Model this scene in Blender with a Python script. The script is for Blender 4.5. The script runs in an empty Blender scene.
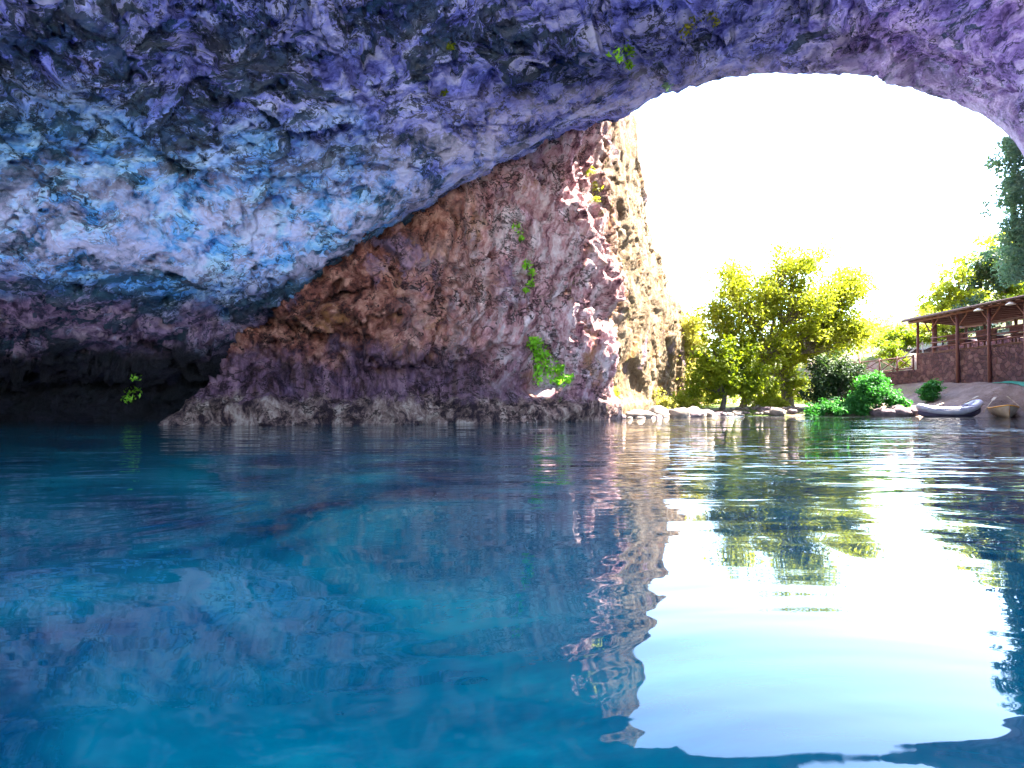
import bpy, bmesh, math, random
import numpy as np
from mathutils import Vector, Matrix
from mathutils.bvhtree import BVHTree

R = math.radians
scene = bpy.context.scene
COL = scene.collection
rng = np.random.default_rng(7)
random.seed(7)

# ------------------------------------------------------------------ camera
CAM_H, F, HOR = 0.9, 620.0, 400.0        # eye height above the water, focal length in px, horizon row
cam_d = bpy.data.cameras.new('camera')
cam = bpy.data.objects.new('camera', cam_d)
COL.objects.link(cam)
cam.location = (0, 0, CAM_H)
cam.rotation_euler = (R(90) + math.atan((HOR - 384) / F), 0, 0)
cam_d.sensor_width = 36
cam_d.lens = 36 * F / 1024
cam_d.clip_start = 0.05
cam_d.clip_end = 3000
scene.camera = cam

# ------------------------------------------------------------------ sky, sun, exposure
SUN_AZ, SUN_EL = 88.0, 56.0
world = bpy.data.worlds.new('World')
scene.world = world
world.use_nodes = True
nt = world.node_tree
bg = nt.nodes['Background']
sky = nt.nodes.new('ShaderNodeTexSky')
sky.sky_type = 'NISHITA'
sky.sun_disc = False
sky.sun_elevation = R(SUN_EL)
sky.sun_rotation = R(SUN_AZ)
sky.altitude = 100
sky.air_density = 1.0
sky.dust_density = 1.0
sky.ozone_density = 1.5
nt.links.new(sky.outputs[0], bg.inputs[0])
bg.inputs[1].default_value = 0.15
sun_d = bpy.data.lights.new('sun', 'SUN')
sun_d.energy = 4.0
sun_d.angle = R(0.5)
sun_d.color = (1.0, 0.93, 0.80)
sun = bpy.data.objects.new('sun', sun_d)
COL.objects.link(sun)
sdir = Vector((math.sin(R(SUN_AZ)) * math.cos(R(SUN_EL)), math.cos(R(SUN_AZ)) * math.cos(R(SUN_EL)), math.sin(R(SUN_EL))))
sun.rotation_euler = (-sdir).to_track_quat('-Z', 'Y').to_euler()
sun.location = (30, 20, 60)

vs = scene.view_settings
scene.display_settings.display_device = 'sRGB'
vs.view_transform = 'Standard'
vs.look = 'None'
vs.exposure = 4.15
vs.gamma = 1.0
vs.use_curve_mapping = False
cy = scene.cycles
cy.use_denoising = True
try:
    cy.denoiser = 'OPENIMAGEDENOISE'
    cy.denoising_input_passes = 'RGB_ALBEDO_NORMAL'
except Exception:
    pass
cy.max_bounces = 8
cy.diffuse_bounces = 6
cy.glossy_bounces = 3
cy.transmission_bounces = 4
cy.caustics_reflective = False
cy.caustics_refractive = False
cy.sample_clamp_indirect = 6.0

# ------------------------------------------------------------------ numpy noise
_G = np.random.default_rng(99).normal(size=(256, 3))
_G /= np.linalg.norm(_G, axis=1)[:, None]

def _h(ix, iy, iz, seed):
    v = (ix.astype(np.int64) * 73856093) ^ (iy.astype(np.int64) * 19349663) ^ (iz.astype(np.int64) * 83492791) ^ (seed * 2654435)
    v = v & 0xFFFFFFFF
    v = ((v ^ (v >> 15)) * 0x2C1B3C6D) & 0xFFFFFFFF
    v = ((v ^ (v >> 12)) * 0x297A2D39) & 0xFFFFFFFF
    return v ^ (v >> 15)

def pn(p, seed=0):
    i = np.floor(p); f = p - i; i = i.astype(np.int64)
    u = f * f * f * (f * (f * 6 - 15) + 10)
    out = 0
    for dx in (0, 1):
        wx = u[:, 0] if dx else 1 - u[:, 0]
        for dy in (0, 1):
            wy = u[:, 1] if dy else 1 - u[:, 1]
            for dz in (0, 1):
                wz = u[:, 2] if dz else 1 - u[:, 2]
                g = _G[_h(i[:, 0] + dx, i[:, 1] + dy, i[:, 2] + dz, seed) & 255]
                out = out + wx * wy * wz * (g[:, 0] * (f[:, 0] - dx) + g[:, 1] * (f[:, 1] - dy) + g[:, 2] * (f[:, 2] - dz))
    return out * 1.5

def fbm(p, o=4, seed=0, gain=0.5):
    s = 0; a = 1.0; t = 0
    for k in range(o):
        s = s + a * pn(p * (2.03 ** k) + 17.3 * k, seed + k); t += a; a *= gain
    return s / t

def ridged(p, o=4, seed=0, gain=0.5):
    s = 0; a = 1.0; t = 0
    for k in range(o):
        s = s + a * (1 - 2 * np.abs(pn(p * (2.07 ** k) + 9.1 * k, seed + k))); t += a; a *= gain
    return s / t

def voro(p, seed=0):
    i = np.floor(p).astype(np.int64)
    f1 = np.full(len(p), 9.0); f2 = np.full(len(p), 9.0); cid = np.zeros(len(p))
    for dx in (-1, 0, 1):
        for dy in (-1, 0, 1):
            for dz in (-1, 0, 1):
                c = i + np.array([dx, dy, dz])
                h = _h(c[:, 0], c[:, 1], c[:, 2], seed)
                q = c + np.stack([(h & 1023), ((h >> 10) & 1023), ((h >> 20) & 1023)], 1) / 1023.0
                d = np.linalg.norm(q - p, axis=1)
                near = d < f1
                f2 = np.where(near, f1, np.minimum(f2, d))
                cid = np.where(near, ((h >> 5) & 4095) / 4095.0, cid)
                f1 = np.where(near, d, f1)
    return f1, f2, cid

def facets(p, seed=0, sharp=1.0):
    """broken planes: each cell of a cellular split is a flat plane tilted its own way"""
    i = np.floor(p).astype(np.int64)
    f1 = np.full(len(p), 9.0); val = np.zeros(len(p))
    for dx in (-1, 0, 1):
        for dy in (-1, 0, 1):
            for dz in (-1, 0, 1):
                c = i + np.array([dx, dy, dz])
                h = _h(c[:, 0], c[:, 1], c[:, 2], seed)
                q = c + np.stack([(h & 1023), ((h >> 10) & 1023), ((h >> 20) & 1023)], 1) / 1023.0
                e = p - q; d = np.linalg.norm(e, axis=1); g = _G[(h >> 7) & 255]
                near = d < f1
                val = np.where(near, (e * g).sum(1) * sharp + (((h >> 3) & 255) / 255.0 - .5) * .35, val)
                f1 = np.where(near, d, f1)
    return val

def smooth(a, b, x):
    t = np.clip((x - a) / (b - a), 0, 1)
    return t * t * (3 - 2 * t)

# ------------------------------------------------------------------ object helpers
def P(px, py, Y):
    """point seen at picture position px, py when it stands Y metres ahead"""
    return ((px - 512) / F * Y, Y, CAM_H + (HOR - py) / F * Y)

def link(o, parent=None):
    COL.objects.link(o)
    if parent is not None:
        o.parent = parent
    return o

def tag(o, label=None, cat=None, group=None, kind=None):
    if label: o['label'] = label
    if cat: o['category'] = cat
    if group: o['group'] = group
    if kind: o['kind'] = kind
    return o

def empty(name, loc, rz=0.0):
    o = bpy.data.objects.new(name, None)
    o.empty_display_size = 0.3
    o.location = loc
    o.rotation_euler = (0, 0, rz)
    return link(o)

def np_mesh(name, V, Fq, mat, parent=None, smooth_sh=True, loc=None):
    me = bpy.data.meshes.new(name)
    V = np.asarray(V, dtype=np.float32)
    Fq = np.asarray(Fq, dtype=np.int32)
    n = Fq.shape[1]
    me.vertices.add(len(V)); me.vertices.foreach_set('co', V.ravel())
    me.loops.add(Fq.size); me.loops.foreach_set('vertex_index', Fq.ravel())
    me.polygons.add(len(Fq))
    me.polygons.foreach_set('loop_start', np.arange(0, Fq.size, n, dtype=np.int32))
    me.polygons.foreach_set('loop_total', np.full(len(Fq), n, dtype=np.int32))
    me.polygons.foreach_set('use_smooth', np.full(len(Fq), smooth_sh))
    me.update(calc_edges=True)
    me.validate()
    if mat: me.materials.append(mat)
    o = bpy.data.objects.new(name, me)
    if loc is not None: o.location = loc
    return link(o, parent)

class MB:
    """collects shapes, then links them as ONE mesh object"""
    def __init__(s): s.v = []; s.f = []
    def add(s, vs_, fs_):
        b = len(s.v)
        s.v += [tuple(x) for x in vs_]
        s.f += [tuple(i + b for i in f) for f in fs_]
    def box(s, c, size, rot=None):
        hx, hy, hz = (k / 2 for k in size)
        pts = [Vector((x, y, z)) for x in (-hx, hx) for y in (-hy, hy) for z in (-hz, hz)]
        if rot is not None: pts = [rot @ q for q in pts]
        s.add([q + Vector(c) for q in pts], [(0, 1, 3, 2), (4, 6, 7, 5), (0, 4, 5, 1), (2, 3, 7, 6), (0, 2, 6, 4), (1, 5, 7, 3)])
    def bar(s, a, b, w, h):
        a, b = Vector(a), Vector(b); d = b - a
        s.box((a + b) / 2, (w, h, d.length), d.to_track_quat('Z', 'Y').to_matrix())
    def tube(s, pts, rad, n=8, cap=True):
        pts = [Vector(q) for q in pts]; m = len(pts)
        if not hasattr(rad, '__len__'): rad = [rad] * m
        V = []; ref = None
        for k in range(m):
            t = (pts[min(k + 1, m - 1)] - pts[max(k - 1, 0)]).normalized()
            if ref is None: ref = t.orthogonal().normalized()
            ref = (ref - t * ref.dot(t)).normalized()
            bn = t.cross(ref)
            for j in range(n):
                a = 2 * math.pi * j / n
                V.append(pts[k] + (ref * math.cos(a) + bn * math.sin(a)) * rad[k])
        Fs = [(k * n + j, k * n + (j + 1) % n, (k + 1) * n + (j + 1) % n, (k + 1) * n + j) for k in range(m - 1) for j in range(n)]
        if cap:
            Fs += [tuple(range(n))[::-1], tuple(range((m - 1) * n, m * n))]
        s.add(V, Fs)
    def build(s, name, mat, parent=None, bevel=0.0, smooth_sh=False, loc=None):
        me = bpy.data.meshes.new(name)
        me.from_pydata([tuple(q) for q in s.v], [], s.f)
        bm = bmesh.new(); bm.from_mesh(me)
        bmesh.ops.recalc_face_normals(bm, faces=bm.faces)
        if bevel:
            bmesh.ops.bevel(bm, geom=list(bm.edges), offset=bevel, segments=1, affect='EDGES', clamp_overlap=True)
        bm.to_mesh(me); bm.free()
        if smooth_sh: me.polygons.foreach_set('use_smooth', np.full(len(me.polygons), True))
        me.update()
        if mat: me.materials.append(mat)
        o = bpy.data.objects.new(name, me)
        if loc is not None: o.location = loc
        return link(o, parent)

# ------------------------------------------------------------------ material helpers
class NT:
    def __init__(s, name):
        s.m = bpy.data.materials.new(name); s.m.use_nodes = True
        s.t = s.m.node_tree; s.b = s.t.nodes['Principled BSDF']; s.out = s.t.nodes['Material Output']
        s.co = s.t.nodes.new('ShaderNodeTexCoord').outputs['Object']
    def n(s, typ, **kw):
        k = s.t.nodes.new(typ)
        for a, b in kw.items(): setattr(k, a, b)
        return k
    def l(s, a, b): s.t.links.new(a, b)
    def mapped(s, scale=(1, 1, 1), rot=(0, 0, 0), co=None):
        k = s.n('ShaderNodeMapping'); s.l(co or s.co, k.inputs[0])
        k.inputs['Scale'].default_value = scale; k.inputs['Rotation'].default_value = rot
        return k.outputs[0]
    def noise(s, scale, detail=6, rough=0.55, co=None, dist=0.0, out=0, typ='FBM'):
        k = s.n('ShaderNodeTexNoise', noise_type=typ); s.l(co or s.co, k.inputs['Vector'])
        k.inputs['Scale'].default_value = scale; k.inputs['Detail'].default_value = detail
        k.inputs['Roughness'].default_value = rough; k.inputs['Distortion'].default_value = dist
        return k.outputs[out]
    def voronoi(s, scale, co=None, feature='F1', out='Distance', rnd=1.0):
        k = s.n('ShaderNodeTexVoronoi', feature=feature); s.l(co or s.co, k.inputs['Vector'])
        k.inputs['Scale'].default_value = scale; k.inputs['Randomness'].default_value = rnd
        return k.outputs[out]
    def ramp(s, v, stops, interp='LINEAR'):
        k = s.n('ShaderNodeValToRGB'); s.l(v, k.inputs[0]); e = k.color_ramp.elements
        k.color_ramp.interpolation = interp
        while len(e) < len(stops): e.new(0.5)
        for q, (p, c) in zip(e, stops):
            q.position = p; q.color = (c, c, c, 1) if not hasattr(c, '__len__') else (*c, 1)
        return k.outputs[0]
    def rng(s, v, a, b, c=0.0, d=1.0):
        k = s.n('ShaderNodeMapRange', interpolation_type='SMOOTHSTEP'); s.l(v, k.inputs[0])
        for i, x in enumerate((a, b, c, d)): k.inputs[1 + i].default_value = x
        return k.outputs[0]
    def mix(s, f, a, b, blend='MIX'):
        k = s.n('ShaderNodeMix', data_type='RGBA', blend_type=blend)
        for sock, x in ((k.inputs[0], f), (k.inputs[6], a), (k.inputs[7], b)):
            if isinstance(x, (int, float)): sock.default_value = x
            elif isinstance(x, tuple): sock.default_value = (*x, 1)
            else: s.l(x, sock)
        return k.outputs[2]
    def math(s, op, a, b=None):
        k = s.n('ShaderNodeMath', operation=op)
        for i, x in enumerate((a, b)):
            if x is None: continue
            if isinstance(x, (int, float)): k.inputs[i].default_value = x
            else: s.l(x, k.inputs[i])
        return k.outputs[0]
    def xyz(s, co=None):
        k = s.n('ShaderNodeSeparateXYZ'); s.l(co or s.co, k.inputs[0]); return k.outputs
    def bump(s, h, dist, strength=1.0, prev=None):
        k = s.n('ShaderNodeBump'); s.l(h, k.inputs['Height']); k.inputs['Distance'].default_value = dist
        k.inputs['Strength'].default_value = strength
        if prev is not None: s.l(prev, k.inputs['Normal'])
        return k.outputs[0]
    def done(s, color=None, rough=None, normal=None, **kw):
        for sock, x in (('Base Color', color), ('Roughness', rough), ('Normal', normal)):
            if x is None: continue
            if isinstance(x, (int, float)): s.b.inputs[sock].default_value = x
            elif isinstance(x, tuple): s.b.inputs[sock].default_value = (*x, 1)
            else: s.l(x, s.b.inputs[sock])
        for k_, x in kw.items(): s.b.inputs[k_.replace('_', ' ')].default_value = x
        return s.m

def plain(name, c1, c2, scale=6.0, rough=0.7, bump=0.01, stretch=(1, 1, 1), **kw):
    k = NT(name); co = k.mapped(stretch)
    n_ = k.noise(scale, 6, 0.6, co)
    return k.done(k.ramp(n_, [(0.3, c1), (0.7, c2)]), rough, k.bump(n_, bump), **kw)

# --- limestone of the cave roof, tinted blue and violet
def mat_cave():
    k = NT('cave_limestone')
    x, y, z = k.xyz()
    warp = k.n('ShaderNodeVectorMath', operation='MULTIPLY_ADD')
    k.l(k.noise(0.5, 4, 0.6, out=1), warp.inputs[0]); warp.inputs[1].default_value = (1.6, 1.6, 1.6); k.l(k.co, warp.inputs[2])
    wco = warp.outputs[0]
    bedr = k.mapped((1, 1, 1), (0, R(23), 0), wco); bed = k.mapped((0.55, 0.8, 2.1), (0, 0, 0), bedr)
    # colour zones, bounced-light tint painted in: teal-blue belt low on the left, violet above and to the right, mauve-brown by the water
    zn = k.math('ADD', z, k.math('MULTIPLY', k.noise(0.25, 9, 0.72), 6.5))
    belt = k.rng(zn, 13.2, 10.4)
    xl = k.rng(k.math('ADD', x, k.math('MULTIPLY', k.noise(0.2, 3), 6.0)), 6.0, -3.0)
    f_blue = k.math('MULTIPLY', belt, xl)
    blue = k.ramp(k.noise(1.1, 10, 0.70, bed), [(0.37, (0.008, 0.07, 0.24)), (0.48, (0.10, 0.36, 0.78)), (0.62, (0.46, 0.70, 0.92))])
    viol = k.ramp(k.noise(1.0, 10, 0.70, bed), [(0.37, (0.03, 0.030, 0.20)), (0.48, (0.22, 0.24, 0.74)), (0.62, (0.58, 0.58, 0.92))])
    mauve = k.ramp(k.noise(1.0, 10, 0.70, bed), [(0.37, (0.04, 0.018, 0.08)), (0.48, (0.28, 0.17, 0.42)), (0.62, (0.60, 0.46, 0.70))])
    col = k.mix(k.rng(k.math('ADD', x, k.math('MULTIPLY', k.noise(0.3, 3), 8.0)), 12.0, 19.0), viol, mauve)
    col = k.mix(f_blue, col, blue)
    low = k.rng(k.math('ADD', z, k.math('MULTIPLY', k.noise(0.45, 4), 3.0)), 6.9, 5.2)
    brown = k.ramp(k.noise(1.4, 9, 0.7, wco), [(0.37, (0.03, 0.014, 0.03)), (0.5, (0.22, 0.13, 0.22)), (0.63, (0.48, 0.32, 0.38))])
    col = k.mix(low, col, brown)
    # pale calcite smears
    col = k.mix(k.math('MULTIPLY', k.rng(k.noise(0.9, 8, 0.7, k.mapped((1, 1, 1.8), co=wco)), 0.56, 0.68), 0.40), col, (0.56, 0.66, 0.88))
    # dark algae stains with shapes of their own, running in patches
    patch = k.math('MULTIPLY', k.rng(x, 4.0, -1.0), k.rng(k.noise(0.23, 3), 0.42, 0.56))
    st = k.rng(k.math('ADD', k.noise(0.85, 9, 0.72, bed), k.math('MULTIPLY', patch, 0.10)), 0.557, 0.585)
    st = k.math('MULTIPLY', st, k.rng(k.noise(3.2, 8, 0.75, bed), 0.36, 0.46, 0.35, 1.0))
    st2 = k.rng(k.noise(2.3, 7, 0.72, k.mapped((1, 1, 1.6), co=wco)), 0.585, 0.64)
    algae = k.ramp(k.noise(2.2, 5, 0.6), [(0.35, (0.004, 0.012, 0.022)), (0.6, (0.012, 0.045, 0.06)), (0.75, (0.045, 0.05, 0.03))])
    col = k.mix(k.math('MULTIPLY', k.math('MAXIMUM', st, k.math('MULTIPLY', st2, 0.7)), 0.88), col, algae)
    def cracks(sc, w_, stretch, rot):
        q = k.noise(sc, 5, 0.62, k.mapped(stretch, rot, wco))
        return k.rng(k.math('ABSOLUTE', k.math('SUBTRACT', q, 0.5)), w_, w_ * 0.25)
    ck = k.math('MAXIMUM', k.math('MULTIPLY', cracks(0.55, 0.022, (1, 1, 1.9), (0, R(20), 0)), k.rng(k.noise(0.5, 4), 0.42, 0.55)), k.math('MULTIPLY', cracks(1.5, 0.03, (1, 1, 1.5), (0, R(-25), 0)), k.rng(k.noise(0.8, 4), 0.45, 0.58)))
    col = k.mix(k.math('MULTIPLY', ck, 0.9), col, (0.010, 0.014, 0.03))
    recess_shade = k.rng(k.math('ADD', z, k.math('MULTIPLY', k.noise(0.5, 4), 2.4)), 4.9, 3.7)  # shade of the low recess painted in as near-black rock
    col = k.mix(k.math('MULTIPLY', recess_shade, 0.985), col, (0.004, 0.004, 0.006))
    n1 = k.noise(2.2, 9, 0.72, wco); n2 = k.noise(5.0, 8, 0.6, k.mapped((1, 1, 1.6), co=wco), typ='RIDGED_MULTIFRACTAL'); n3 = k.noise(9, 8, 0.75)
    nb = k.bump(n1, 0.5); nb = k.bump(n2, 0.06, 0.9, nb); nb = k.bump(n3, 0.13, 0.9, nb)
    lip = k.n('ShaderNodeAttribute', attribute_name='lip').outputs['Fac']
    col = k.mix(k.math('MULTIPLY', k.math('MULTIPLY', lip, k.rng(k.noise(1.0, 8, 0.7, wco), 0.40, 0.60)), 0.75), col, (0.66, 0.58, 0.82))  # pale edge paints the lit look of the roof lip into the colour
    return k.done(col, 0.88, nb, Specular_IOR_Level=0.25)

# --- the warm rock of the cliff
def mat_cliff():
    k = NT('cliff_rock')
    x, y, z = k.xyz()
    warp = k.n('ShaderNodeVectorMath', operation='MULTIPLY_ADD')
    k.l(k.noise(0.6, 4, 0.6, out=1), warp.inputs[0]); warp.inputs[1].default_value = (1.3, 1.3, 1.3); k.l(k.co, warp.inputs[2])
    wco = warp.outputs[0]
    vco = k.mapped((1.7, 1.7, 0.42), (0, 0, 0), k.mapped((1, 1, 1), (0, R(-14), 0), wco))
    red = k.ramp(k.noise(1.5, 9, 0.7, wco), [(0.37, (0.05, 0.014, 0.014)), (0.48, (0.48, 0.165, 0.10)), (0.62, (0.80, 0.44, 0.31))])
    pink = k.ramp(k.noise(1.3, 9, 0.7, vco), [(0.36, (0.13, 0.035, 0.06)), (0.47, (0.60, 0.30, 0.33)), (0.60, (0.86, 0.68, 0.72))])
    cream = k.ramp(k.noise(1.3, 9, 0.7, vco), [(0.38, (0.15, 0.095, 0.055)), (0.5, (0.23, 0.16, 0.095)), (0.62, (0.34, 0.26, 0.175))])
    iron = k.ramp(k.noise(1.5, 9, 0.7, wco), [(0.38, (0.025, 0.008, 0.010)), (0.49, (0.24, 0.075, 0.055)), (0.62, (0.58, 0.28, 0.21))])
    red = k.mix(k.rng(k.math('ADD', x, k.math('MULTIPLY', k.noise(0.5, 6, 0.7), 6.0)), 2.0, -2.0), red, iron)
    xr = k.math('ADD', x, k.math('MULTIPLY', k.noise(0.35, 4), 5.0))
    col = k.mix(k.rng(xr, -2.0, 3.5), red, pink)
    col = k.mix(k.rng(k.math('ADD', y, k.math('MULTIPLY', k.noise(0.4, 4), 3.0)), 29.0, 32.5), col, cream)
    # ochre smears, violet washes
    col = k.mix(k.math('MULTIPLY', k.rng(k.noise(0.6, 7, 0.65, wco), 0.55, 0.66), 0.7), col, (0.38, 0.17, 0.06))
    col = k.mix(k.math('MULTIPLY', k.rng(k.noise(0.5, 7, 0.65, k.mapped((1, 1, 0.7), co=wco)), 0.56, 0.68), 0.55), col, (0.30, 0.22, 0.40))
    # strata just above the water: dark band, then the tan ledge
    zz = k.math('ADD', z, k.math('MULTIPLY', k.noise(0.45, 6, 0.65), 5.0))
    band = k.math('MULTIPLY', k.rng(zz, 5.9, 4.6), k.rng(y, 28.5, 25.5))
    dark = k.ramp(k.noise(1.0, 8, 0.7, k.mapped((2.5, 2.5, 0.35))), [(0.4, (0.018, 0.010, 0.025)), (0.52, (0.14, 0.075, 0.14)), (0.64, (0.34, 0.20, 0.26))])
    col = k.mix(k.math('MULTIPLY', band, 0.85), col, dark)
    tan = k.ramp(k.noise(1.4, 8, 0.7, k.mapped((1.6, 1.6, 0.7), co=wco)), [(0.41, (0.03, 0.015, 0.022)), (0.51, (0.24, 0.145, 0.125)), (0.63, (0.52, 0.39, 0.33))])
    col = k.mix(k.math('MULTIPLY', k.rng(k.math('ADD', z, k.math('MULTIPLY', k.noise(0.9, 6, 0.7), 2.0)), 2.15, 1.75), k.rng(y, 31.0, 27.0)), col, tan)
    moss = k.math('MULTIPLY', k.rng(k.noise(0.8, 7, 0.7, vco), 0.60, 0.66), k.rng(x, -0.5, 2.0))
    col = k.mix(k.math('MULTIPLY', moss, 0.6), col, (0.12, 0.16, 0.03))
    crack = k.rng(k.noise(0.8, 8, 0.7, k.mapped((1, 1, 1.7), co=wco)), 0.60, 0.67)
    col = k.mix(k.math('MULTIPLY', crack, k.rng(y, 28.0, 32.0, 0.7, 0.25)), col, (0.035, 0.018, 0.022))
    def cracks(sc, w_, stretch, rot):
        q = k.noise(sc, 5, 0.62, k.mapped(stretch, rot, wco))
        return k.rng(k.math('ABSOLUTE', k.math('SUBTRACT', q, 0.5)), w_, w_ * 0.25)
    ck = k.math('MAXIMUM', k.math('MULTIPLY', cracks(0.55, 0.022, (1, 1, 1.9), (0, R(20), 0)), k.rng(k.noise(0.5, 4), 0.42, 0.55)), k.math('MULTIPLY', cracks(1.5, 0.03, (1, 1, 1.5), (0, R(-25), 0)), k.rng(k.noise(0.8, 4), 0.45, 0.58)))
    col = k.mix(k.math('MULTIPLY', ck, k.rng(y, 28.0, 32.0, 0.9, 0.3)), col, (0.022, 0.010, 0.012))
    n1 = k.noise(2.4, 9, 0.72, vco); n2 = k.noise(4.5, 8, 0.6, vco, typ='RIDGED_MULTIFRACTAL'); n3 = k.noise(9, 8, 0.75, vco)
    nb = k.bump(n1, 0.55); nb = k.bump(n2, 0.05, 0.9, nb); nb = k.bump(n3, 0.10, 0.9, nb)
    return k.done(col, 0.9, nb, Specular_IOR_Level=0.2)

def mat_water():
    k = NT('water')
    x, y, z = k.xyz()
    # body of the water: deep blue with faint paler clouds of suspended silt
    body = k.ramp(k.noise(0.42, 7, 0.66, dist=1.0), [(0.36, (0.000, 0.015, 0.034)), (0.52, (0.000, 0.054, 0.074)), (0.68, (0.003, 0.105, 0.115))])
    body = k.mix(k.math('MULTIPLY', k.rng(k.math('ADD', x, k.math('MULTIPLY', k.noise(0.2, 4), 3.0)), 1.5, 6.0), 0.6), body, (0.000, 0.014, 0.034))   # darker body towards the opening
    body = k.mix(k.rng(y, 23.0, 29.0), body, (0.012, 0.014, 0.016))      # darkened by the bank, painted shade over the sunlit shallows
    calm = k.rng(k.noise(0.12, 3, 0.5, k.mapped((0.6, 1, 1))), 0.38, 0.62, 0.25, 1.0)
    amp = k.math('MULTIPLY', calm, k.rng(y, 3.0, 11.0, 0.12, 1.0)); amp = k.math('MULTIPLY', amp, k.rng(x, 0.0, 7.0, 0.9, 1.7))
    w1 = k.noise(0.55, 3, 0.45, k.mapped((0.42, 1.5, 1), (0, 0, R(6))), 0.6)
    w2 = k.noise(1.7, 3, 0.5, k.mapped((0.45, 1.3, 1), (0, 0, R(-8))), 0.5)
    w3 = k.noise(0.35, 3, 0.5, None, 1.2)
    h = k.math('ADD', k.math('MULTIPLY', k.math('MULTIPLY', w1, amp), 0.085), k.math('MULTIPLY', k.math('MULTIPLY', w2, amp), 0.055))
    h = k.math('ADD', h, k.math('MULTIPLY', w3, 0.035))
    nb = k.bump(h, 1.0)
    return k.done(body, 0.012, nb, IOR=1.32)

def mat_leaf(name, cols, trans=0.45, tcol=1.5):
    k = NT(name)
    gi = k.n('ShaderNodeNewGeometry')
    c = k.ramp(gi.outputs['Random Per Island'], [(i / (len(cols) - 1), q) for i, q in enumerate(cols)])
    c = k.mix(0.35, c, k.ramp(k.noise(0.8, 3), [(0.35, cols[0]), (0.65, cols[-1])]))
    k.done(c, 0.55, Specular_IOR_Level=0.3)
    tr = k.n('ShaderNodeBsdfTranslucent')
    k.l(k.mix(1.0, c, (tcol, tcol, tcol * 0.4), 'MULTIPLY'), tr.inputs[0])
    mx = k.n('ShaderNodeMixShader'); mx.inputs[0].default_value = trans
    k.l(k.b.outputs[0], mx.inputs[1]); k.l(tr.outputs[0], mx.inputs[2]); k.l(mx.outputs[0], k.out.inputs[0])
    return k.m

def mat_ground():
    k = NT('bank_earth')
    x, y, z = k.xyz()
    dirt = k.ramp(k.noise(0.9, 8, 0.7), [(0.3, (0.13, 0.085, 0.075)), (0.55, (0.24, 0.165, 0.145)), (0.75, (0.36, 0.27, 0.24))])
    grass = k.ramp(k.noise(2.5, 8, 0.7), [(0.3, (0.035, 0.06, 0.012)), (0.6, (0.09, 0.13, 0.025)), (0.8, (0.18, 0.17, 0.06))])
    g = k.math('MULTIPLY', k.rng(k.noise(0.35, 6, 0.65), 0.40, 0.55), k.rng(k.math('SUBTRACT', k.math('MULTIPLY', y, 0.9), k.math('MULTIPLY', x, 1.0)), 6.0, 18.0))
    hill = k.rng(z, 4.5, 7.0)
    col = k.mix(k.math('MAXIMUM', g, k.math('MULTIPLY', hill, 0.7)), dirt, grass)
    # pale gravel of an added, unseen shore behind the viewer, bouncing sunlight inward
    bounce_grav = k.ramp(k.noise(3.0, 8, 0.7), [(0.35, (0.34, 0.32, 0.29)), (0.65, (0.58, 0.56, 0.52))])
    col = k.mix(k.rng(y, 3.0, 1.0), col, bounce_grav)
    # trodden patches and scattered litter on the slope
    col = k.mix(k.math('MULTIPLY', k.rng(k.noise(7, 6, 0.7), 0.58, 0.66), 0.6), col, (0.07, 0.05, 0.045))
    nb = k.bump(k.noise(5, 8, 0.7), 0.12); nb = k.bump(k.voronoi(9), 0.03, 0.7, nb)
    return k.done(col, 0.95, nb, Specular_IOR_Level=0.15)

def mat_masonry():
    k = NT('rubble_masonry')
    co = k.mapped((1.0, 1.0, 1.35))
    wp = k.n('ShaderNodeVectorMath', operation='MULTIPLY_ADD')
    k.l(k.noise(1.6, 3, out=1), wp.inputs[0]); wp.inputs[1].default_value = (0.55,) * 3; k.l(co, wp.inputs[2])
    edge = k.voronoi(2.7, wp.outputs[0], 'DISTANCE_TO_EDGE')
    cell = k.voronoi(2.7, wp.outputs[0], 'F1', 'Color')
    sep = k.n('ShaderNodeSeparateColor'); k.l(cell, sep.inputs[0])
    stone = k.ramp(sep.outputs[0], [(0.0, (0.04, 0.02, 0.03)), (0.35, (0.085, 0.04, 0.055)), (0.7, (0.13, 0.065, 0.08)), (1.0, (0.20, 0.12, 0.13))])
    stone = k.mix(0.5, stone, k.ramp(k.noise(4, 7, 0.7), [(0.3, (0.04, 0.02, 0.03)), (0.7, (0.15, 0.085, 0.09))]))
    m = k.rng(edge, 0.02, 0.09)
    col = k.mix(k.math('MULTIPLY', k.math('SUBTRACT', 1.0, m), 0.6), stone, (0.05, 0.03, 0.04))
    col = k.mix(k.math('MULTIPLY', k.rng(k.noise(0.7, 6, 0.65), 0.5, 0.62), 0.6), col, (0.045, 0.022, 0.04))
    nb = k.bump(m, 0.05); nb = k.bump(k.noise(9, 6, 0.7), 0.02, 0.8, nb)
    return k.done(col, 0.92, nb, Specular_IOR_Level=0.2)

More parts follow.
